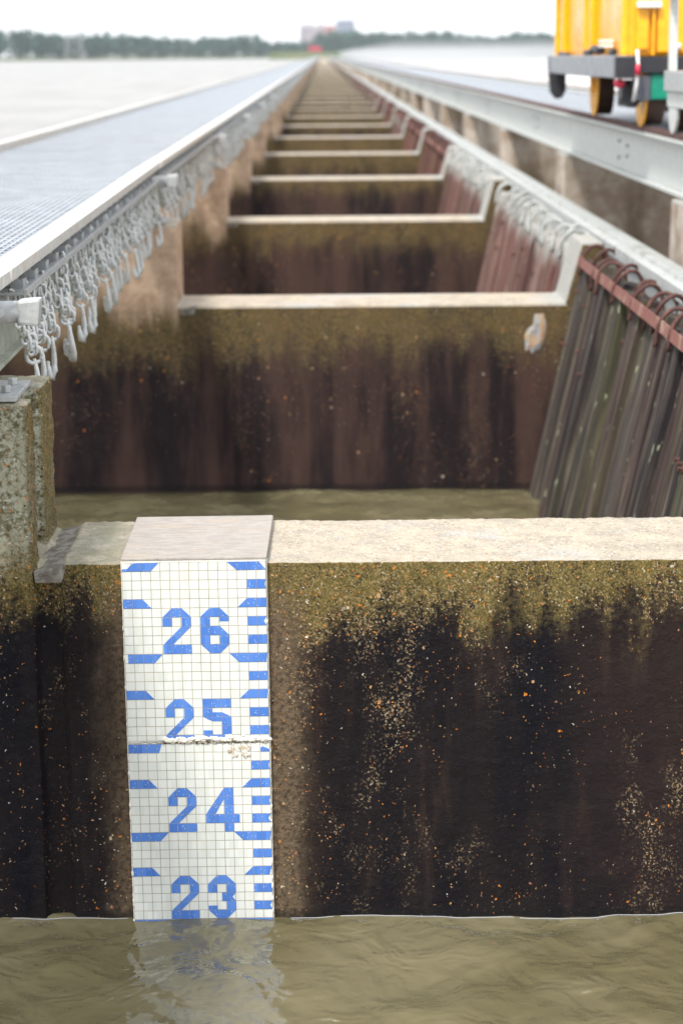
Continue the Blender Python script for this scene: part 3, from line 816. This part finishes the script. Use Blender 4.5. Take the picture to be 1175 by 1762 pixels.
# retaining bar per bay, made of short flaking lengths
def bar_mesh(seed):
    b = MB(); x0 = xb+2.885*SL-.03; z0 = zb+2.885
    random.seed(seed); y = .02
    while y < 6.23:
        y2 = min(6.24, y+random.uniform(.5, 1.1)); e = random.uniform(0, .006)
        b.prism([(x0-.010-e, z0-.034), (x0-.000-e, z0-.036), (x0+.012-e, z0+.020), (x0+.002-e, z0+.022)], y, y2-.004); y = y2
    return b
bars = bar_mesh(3).mesh('retaining_bar', bevel=.0)
for i in range(15):
    if i in (1, 2): continue
    key = 'rust_bar'
    me_ = bars.copy(); me_.materials.clear()
    q = link('retaining_bar', me_, M[key], loc=(0, Y0+THK+PITCH*i, 0))
    tag(q, '%s flat bar across the timber heads in the %s bay' % ('whitened' if key == 'lime' else 'flaking red', BAYN[i]), 'steel bar', 'flat bars across the timber heads')

# beams behind the needle heads
nb_ = empty('support_beam', (0, Y0+THK/2, 0))
b = MB().box(1.81, 1.87, .0, PITCH-.003, .33, .405).box(1.83, 1.84, .0, PITCH-.003, .12, .33)
b.build('inner_rail', M['lime'], nb_, bevel=.006)
b = MB().box(1.93, 2.04, .0, PITCH-.003, .13, .24).cyl((1.96, .0, .285), (1.96, PITCH-.003, .285), .03, 10)
b.build('channel', M['lime'], nb_, bevel=0)
b = MB().prism([(2.08, .12), (2.08, .22), (2.13, .28), (2.24, .27), (2.24, .12)], .0, PITCH-.003)
b.build('outer_rail', M['lime'], nb_, bevel=.005)
tag(nb_, 'whitened steel support beams behind the timbers of the nearest bay', 'beam', 'support beams behind the timbers')
for i in range(1, NP):
    q = dup(nb_); q.location.y = Y0+THK/2+PITCH*i
    tag(q, ('whitened steel support beams behind the timbers of the %s bay' % BAYN[i]) if i < 12 else 'far pale support beam running towards the horizon beside the timbers', 'beam', 'support beams behind the timbers')

# ------------------------------------------------------------ crane track on the right
tr = empty('track_span', (0, 0, 0))
Lt = PITCH-.02
def girder(x, parent):
    b = MB().box(x-.008, x+.008, .0, Lt, .66, .985).box(x-.05, x+.14, 0, Lt, .63, .655).box(x-.09, x+.12, 0, Lt, .988, 1.010)
    return b.build('track_girder', M['galv_pale'], parent, bevel=.002)
girder(2.43, tr); girder(4.06, tr)
b = MB().box(2.355, 2.415, 0, Lt, 1.011, 1.05); b.build('rail', M['rust'], tr, bevel=.008)
b = MB().box(4.10, 4.16, 0, Lt, 1.011, 1.05); b.build('rail', M['rust'], tr, bevel=.008)
b = MB()
for k in range(30):
    x = 2.60 + 1.4*k/29; b.box(x-.004, x+.004, 0, Lt, .945, .98)
for k in range(50):
    y = Lt*(k+.5)/50; b.box(2.58, 4.02, y-.006, y+.006, .965, .978)
b.build('grating', M['grate'], tr)
for (yy, zz) in ((2.9, .86), (2.9, .78), (3.35, .88), (3.35, .75)):
    MB().cyl((2.40, yy, zz), (2.423, yy, zz), .016, 6).build('bolt', M['galv'], tr)
for i in range(0, NP):
    q = tr if i == 0 else dup(tr); q.location = (0, Y0+THK/2+PITCH*(i-1)+.01, 0)
    if i == 0: lab = 'crane track span nearest the camera, at the right edge'
    elif i < 12: lab = '%s crane track span beyond the tiled gauge pier, pale steel girders and deck' % ORD[i-1]
    else: lab = 'distant crane track span of pale girders on the right of the weir'
    tag(q, lab, 'track', 'crane track spans')

# ------------------------------------------------------------ orange maintenance crane on the rails
cr = empty('rail_crane', (2.47, 14.9, 1.075), 'orange rail mounted crane housing on a grey steel frame standing on the right track', 'crane')
def loc(x, y, z): return (x-2.47, y-14.9, z-1.075)
def cb(b, x0, x1, y0, y1, z0, z1): return b.box(x0-2.47, x1-2.47, y0-14.9, y1-14.9, z0-1.075, z1-1.075)
b = MB(); cb(b, 2.10, 2.24, 15.0, 19.4, 1.40, 1.56); cb(b, 2.10, 4.35, 19.26, 19.4, 1.40, 1.555); cb(b, 4.25, 4.36, 15, 19.4, 1.4, 1.555)
b.build('frame', M['grey_steel'], cr, bevel=.008)
b = MB(); cb(b, 2.241, 4.3, 14.93, 15.06, 1.435, 1.552); cb(b, 2.10, 2.24, 14.9, 14.998, 1.40, 1.555)
b.build('buffer_beam', M['black'], cr, bevel=.006)
b = MB(); cb(b, 2.22, 4.2, 15.12, 19.0, 1.556, 4.2)
for y_ in (15.17, 16.95, 17.35, 18.9): cb(b, 2.165, 2.225, y_-.05, y_+.05, 1.556, 4.2)
b.build('housing', M['orange'], cr, bevel=.02)
b = MB(); cb(b, 2.15, 2.2, 19.25, 19.3, 1.556, 4.2); cb(b, 2.15, 2.2, 19.02, 19.3, 2.12, 2.16)
b.build('corner_post', M['orange'], cr, bevel=.006)
# panels standing on the near end wall
for (x0, x1, z0, z1) in ((2.27, 2.36, 1.60, 4.1), (2.42, 2.62, 1.58, 3.9), (2.70, 3.3, 1.64, 3.9)):
    b = MB(); cb(b, x0, x1, 15.08, 15.118, z0, z1); b.build('panel', M['orange'], cr, bevel=.012)
b = MB(); cb(b, 2.38, 2.40, 15.06, 15.118, 1.56, 4.0); cb(b, 2.645, 2.675, 15.05, 15.118, 1.57, 4.0); b.build('trim', M['orange'], cr, bevel=.004)
b = MB(); cb(b, 2.262, 2.44, 15.02, 15.075, 1.895, 1.94); b.build('lamp_box', M['white'], cr, bevel=.01)
b = MB(); b.cyl(loc(2.56, 15.06, 1.60), loc(2.56, 15.06, 1.645), .03, 14); b.build('cap', M['white'], cr, smooth=True)
for p_, q_, r_ in (((2.15, 16.1, 1.60), (2.15, 16.5, 1.61), .035), ((2.16, 16.75, 1.585), (2.16, 17.1, 1.585), .025), ((2.15, 15.35, 1.585), (2.15, 15.5, 1.585), .025), ((2.17, 18.4, 1.57), (2.17, 19.1, 1.575), .02)):
    MB().cyl(loc(*p_), loc(*q_), r_, 12).build('fitting', M['black'], cr, bevel=.004)
for z_ in (1.62, 1.655): MB().box(2.12-2.47, 2.20-2.47, 15.75-14.9, 16.05-14.9, z_-1.075, z_+.022-1.075).build('fitting', M['white'], cr, bevel=.006)
# wheels
for (wx, wy) in ((2.385, 17.9), (2.385, 15.25), (4.13, 17.9), (4.13, 15.25)):
    we = MB(); we.cyl(loc(wx-.035, wy, 1.31), loc(wx+.10, wy, 1.31), .25, 30); wo_ = we.build('wheel', M['wheelbrown'], cr, bevel=.006)
    h_ = MB(); h_.cyl(loc(wx-.05, wy, 1.31), loc(wx-.034, wy, 1.31), .262, 30); h_.cyl(loc(wx-.07, wy, 1.31), loc(wx-.05, wy, 1.31), .06, 16)
    h_.build('wheel_disc', M['orange'], wo_, bevel=.004)
b = MB(); cb(b, 2.60, 4.0, 15.7, 15.85, 1.15, 1.32); cb(b, 2.62, 4.0, 18.2, 18.45, 1.12, 1.35); cb(b, 2.7, 3.9, 15.9, 18.0, 1.12, 1.25)
b.build('axle_housing', M['black'], cr, bevel=.01)
b = MB(); cb(b, 2.235, 2.36, 14.95, 15.0, 1.24, 1.42); b.build('grey_box', M['darkgrey'], cr, bevel=.008)
b = MB(); cb(b, 2.365, 2.80, 14.96, 15.0, 1.25, 1.43); b.build('green_tank', M['green'], cr, bevel=.01)
b = MB(); b.prism([(2.17-2.47, 1.36-1.075), (2.32-2.47, 1.36-1.075), (2.31-2.47, 1.24-1.075), (2.27-2.47, 1.19-1.075), (2.22-2.47, 1.19-1.075), (2.16-2.47, 1.25-1.075)], .12, .32)
b.build('coupling', M['black'], cr, bevel=.01)
b = MB(); b.sphere(loc(2.14, 14.98, 1.365), .042, 12, 8, (1, .5, .8)); b.build('tail_lamp', M['red'], cr, smooth=True)
b = MB(); b.tube([loc(2.245, 14.86, 1.60), loc(2.25, 14.84, 1.5), loc(2.245, 14.86, 1.36), loc(2.23, 14.9, 1.24)], .012, 8); b.build('hose', M['white'], cr, smooth=True)
b = MB(); b.tube([loc(2.247, 14.838, 1.50), loc(2.248, 14.838, 1.42)], .018, 8); b.build('hose_grip', M['red'], cr, smooth=True)
b = MB(); b.prism([(-.42, .335), (-.27, .335), (-.265, .18), (-.30, .11), (-.35, .10), (-.40, .16)], 3.9, 4.06); b.build('guide_roller', M['black'], cr, bevel=.01)

# pale flat cart coupled in front of it
ct = empty('rail_cart', (2.47, 12.4, 1.075), 'pale grey flat rail cart with a white handrail, cut off by the right edge', 'cart')
def cb2(b, x0, x1, y0, y1, z0, z1): return b.box(x0-2.47, x1-2.47, y0-12.4, y1-12.4, z0-1.075, z1-1.075)
b = MB(); cb2(b, 2.315, 4.3, 10.2, 14.1, 1.325, 1.46); b.build('deck', M['galv'], ct, bevel=.006)
b = MB(); cb2(b, 2.34, 2.45, 10.2, 14.1, 1.22, 1.322); cb2(b, 4.2, 4.3, 10.2, 14.1, 1.22, 1.322); b.build('side_beam', M['galv_pale'], ct, bevel=.005)
for y_ in (13.95, 12.2, 10.4):
    b = MB(); cb2(b, 2.32, 2.372, y_-.028, y_+.028, 1.462, 1.93); b.build('post', M['galv_pale'], ct, bevel=.004)
b = MB(); cb2(b, 2.295, 2.40, 10.2, 14.12, 1.932, 1.985); b.build('handrail', M['white'], ct, bevel=.008)
for (wx, wy) in ((2.385, 13.9), (2.385, 10.7), (4.13, 13.75), (4.13, 10.7)):
    we = MB(); we.cyl((wx-2.47-.02, wy-12.4, .135), (wx-2.47+.08, wy-12.4, .135), .15, 26); w_ = we.build('wheel', M['wheelbrown'], ct, bevel=.005)
    h_ = MB(); h_.cyl((wx-2.47-.04, wy-12.4, .135), (wx-2.47-.019, wy-12.4, .135), .165, 26); h_.build('wheel_disc', M['galv_pale'], w_, bevel=.003)

# ------------------------------------------------------------ far bank, woods, works, pylons, truck
rs = np.random.RandomState(11)
mg = NM('bank_grass', .95, 0, .1); mg.color(mg.mix(mg.mr(mg.noise(mg.tc.outputs['Object'], .02, 4), .4, .6), (.07, .10, .035), (.12, .13, .06)))
def shore_y(x): 
    if x < -2: return 2000 - 620*min(1, (-x-2)/320)**.9 if x > -322 else 1380 - (-x-322)*.12
    return 2000.0
b = MB(); XS = list(np.linspace(-1500, -20, 60))+[-6, 40]+list(np.linspace(60, 1500, 30)); vs = []; fs = []
for x in XS:
    sy = shore_y(x); vs += [(x, sy-6, WZ-.5), (x, sy+8, .4), (x, sy+400, 1.2), (x, 7500, 2)]
for k in range(len(XS)-1):
    for j in range(3): fs.append((4*k+j, 4*k+4+j, 4*k+5+j, 4*k+1+j))
tag(b.add(vs, fs).build('far_bank', mg.m), 'low green river bank under the far woods', kind='structure')
yE = Y0+PITCH*NP-1
lv = MB(); lv.prism([(yE, -3), (yE+4, 2.0), (yE+14, 3.3), (yE+22, 3.3), (yE+45, -3)], -34, 600, axis='x')
tag(lv.build('levee', mg.m), 'grassy levee where the weir ends', kind='structure')

ml = NM('wood_foliage', .9, 0, .15); vv = ml.tc.outputs['Object']
ml.color(ml.mix(ml.mr(ml.noise(vv, .12, 3), .38, .62), (.014, .050, .034), (.04, .10, .06)))
vs = []; fs = []
def tree(x, y, h, wd):
    nq = 90
    u = rs.rand(nq); th = rs.rand(nq)*2*np.pi; ph = np.arccos(1-2*rs.rand(nq))
    lob = 1+.25*np.sin(3*th+rs.rand()*6)
    rr = (.55+.45*u**.5)*lob
    cx = x + rr*np.sin(ph)*np.cos(th)*wd/2; cy = y + rr*np.sin(ph)*np.sin(th)*wd/2; cz = h*.55 + rr*np.cos(ph)*h*.45
    for i in range(nq):
        s = wd*rs.uniform(.08, .17); ax = rs.normal(size=3); ax /= np.linalg.norm(ax); bx = np.cross(ax, rs.normal(size=3)); bx /= np.linalg.norm(bx)
        c0 = np.array([cx[i], cy[i], cz[i]]); n0 = len(vs)
        for (p, q) in ((-1, -1), (1, -1.1), (1.1, 1), (-.9, 1)): vs.append(tuple(c0+ax*s*p+bx*s*q))
        fs.append((n0, n0+1, n0+2, n0+3))
x = -620.0
while x < 620:
    if -340 < x < 640 or True:
        hh = 1+.35*math.sin(x*.021+1)+.2*math.sin(x*.07)
        for row in range(2):
            if x < 0 and row == 1 and rs.rand() < .3: continue
            hbase = 18.5 if x < 0 else 20
            h = (hbase + 3.2*(hh-1)*2 + rs.uniform(-1.8, 2.2)) * (.72 if -60 < x < -2 else 1)
            tree(x + rs.uniform(-2, 2), shore_y(x)+14+row*16 + rs.uniform(-4, 4), h, rs.uniform(8, 13))
    x += rs.uniform(3.5, 6.0)
b = MB(); b.v = [tuple(map(float, p)) for p in vs]; b.f = fs; b.m = [0]*len(fs)
me_ = b.mesh('distant_woods', fix=False)
tag(link('distant_woods', me_, ml.m), 'far belt of green woods along the river bank', kind='stuff')

mw = NM('works_cladding', .8); mw.color(mw.mix(mw.mr(mw.noise(mw.coord((.3, .3, .1)), .6, 4), .4, .6), (.27, .23, .28), (.36, .31, .34)))
mr_ = paint('works_red', (.42, .17, .18), .7)
mbk = paint('works_blue', (.20, .22, .31), .7)
wk = empty('industrial_works', (0, 2150, 1.2), 'blurred mauve industrial works rising above the woods at the vanishing point', 'industrial building')
b = MB()
b.box(-22, 13, 0, 20, 0, 28)
for k in range(6): b.cyl((-20+4*k, 1, 27), (-20+4*k, 1, 30+1.5*(k % 3)), 1.4, 12)
b.box(-22.5, -20.5, -2, 4, 0, 33)
b.build('silo_block', mw.m, wk)
b = MB().box(2.5, 13, -1, 18, 20, 30).box(4, 12, 0, 16, 0, 18); b.build('conveyor_house', mr_, wk)
b = MB().box(14, 34, -2, 22, 0, 33).box(15, 33, 2, 18, 33, 35.5); b.build('tower_block', mbk, wk)
def pylon(x, y, h, lab):
    b = MB(); 
    def leg(t): return 5.0*(1-t)**1.3+1.1
    N = 9
    for sx, sy in ((-1, -1), (1, -1), (1, 1), (-1, 1)):
        b.tube([(sx*leg(k/N), sy*leg(k/N), h*k/N) for k in range(N+1)], .16, 4)
    for k in range(N):
        a_, c_ = leg(k/N), leg((k+1)/N); z0, z1 = h*k/N, h*(k+1)/N
        for s_ in (-1, 1):
            b.cyl((-a_, s_*a_, z0), (c_, s_*c_, z1), .10, 4); b.cyl((a_, s_*a_, z0), (-c_, s_*c_, z1), .10, 4)
            b.cyl((s_*a_, -a_, z0), (s_*c_, c_, z1), .10, 4); b.cyl((s_*a_, a_, z0), (s_*c_, -c_, z1), .10, 4)
    t = empty('pylon', (x, y, 1), lab, 'pylon', 'lattice pylons on the far bank')
    b.build('lattice_tower', M['galv'], t)
    b2 = MB()
    for z_, w__ in ((h*.72, 9), (h*.84, 7), (h*.95, 5)): b2.prism([(-w__, z_), (w__, z_), (1.2, z_+2.2), (-1.2, z_+2.2)], -.6, .6)
    b2.build('cross_arms', M['galv'], t)
pylon(-178, 1500, 66, 'faint lattice pylon above the woods on the left')
pylon(33, 2350, 92, 'faint lattice pylon behind the industrial works')
tk = empty('truck', (-4.5, yE+18, 3.3), 'small red truck parked across the far end of the weir', 'truck')
MB().box(-4.2, 2.2, -1.2, 1.2, 1.0, 3.6).build('cargo_body', M['red'], tk, bevel=.05)
MB().prism([(2.4, .8), (4.4, .8), (4.4, 1.9), (3.9, 2.8), (2.4, 2.8)], -1.1, 1.1).build('cab', M['red'], tk, bevel=.05)
MB().box(-4.2, 4.2, -.9, .9, .6, .95).build('chassis', M['black'], tk)
for wx in (-3.2, -1.9, 3.3):
    for sy in (-1.05, .85): MB().cyl((wx, sy, .5), (wx, sy+.25, .5), .5, 16).build('wheel', M['black'], tk)

# ------------------------------------------------------------ air
def volume(name, dens, col, mesh_o, label):
    m_ = bpy.data.materials.new(name); m_.use_nodes = True; t_ = m_.node_tree; t_.nodes.clear()
    o_ = t_.nodes.new('ShaderNodeOutputMaterial'); p_ = t_.nodes.new('ShaderNodeVolumePrincipled')
    p_.inputs['Color'].default_value = col; p_.inputs['Density'].default_value = dens; p_.inputs['Anisotropy'].default_value = .2
    t_.links.new(p_.outputs[0], o_.inputs['Volume'])
    mesh_o.data.materials.clear(); mesh_o.data.materials.append(m_)
    tag(mesh_o, label, kind='stuff')
hz = MB().box(-1600, 1600, -400, 2700, -6, 125).build('haze', M['white'])
volume('haze_air', .00012, (.86, .94, 1, 1), hz, 'thin pale haze that fades the far bank')
b = MB(); random.seed(31)
b.box(6.5, 60, 190, 900, -1.4, 3.0)
sp = b.build('spray_mist', M['white'], bevel=.8)
volume('spray_mist_air', .0035, (.97, .98, 1, 1), sp, 'white spray drifting over the churning water on the right')
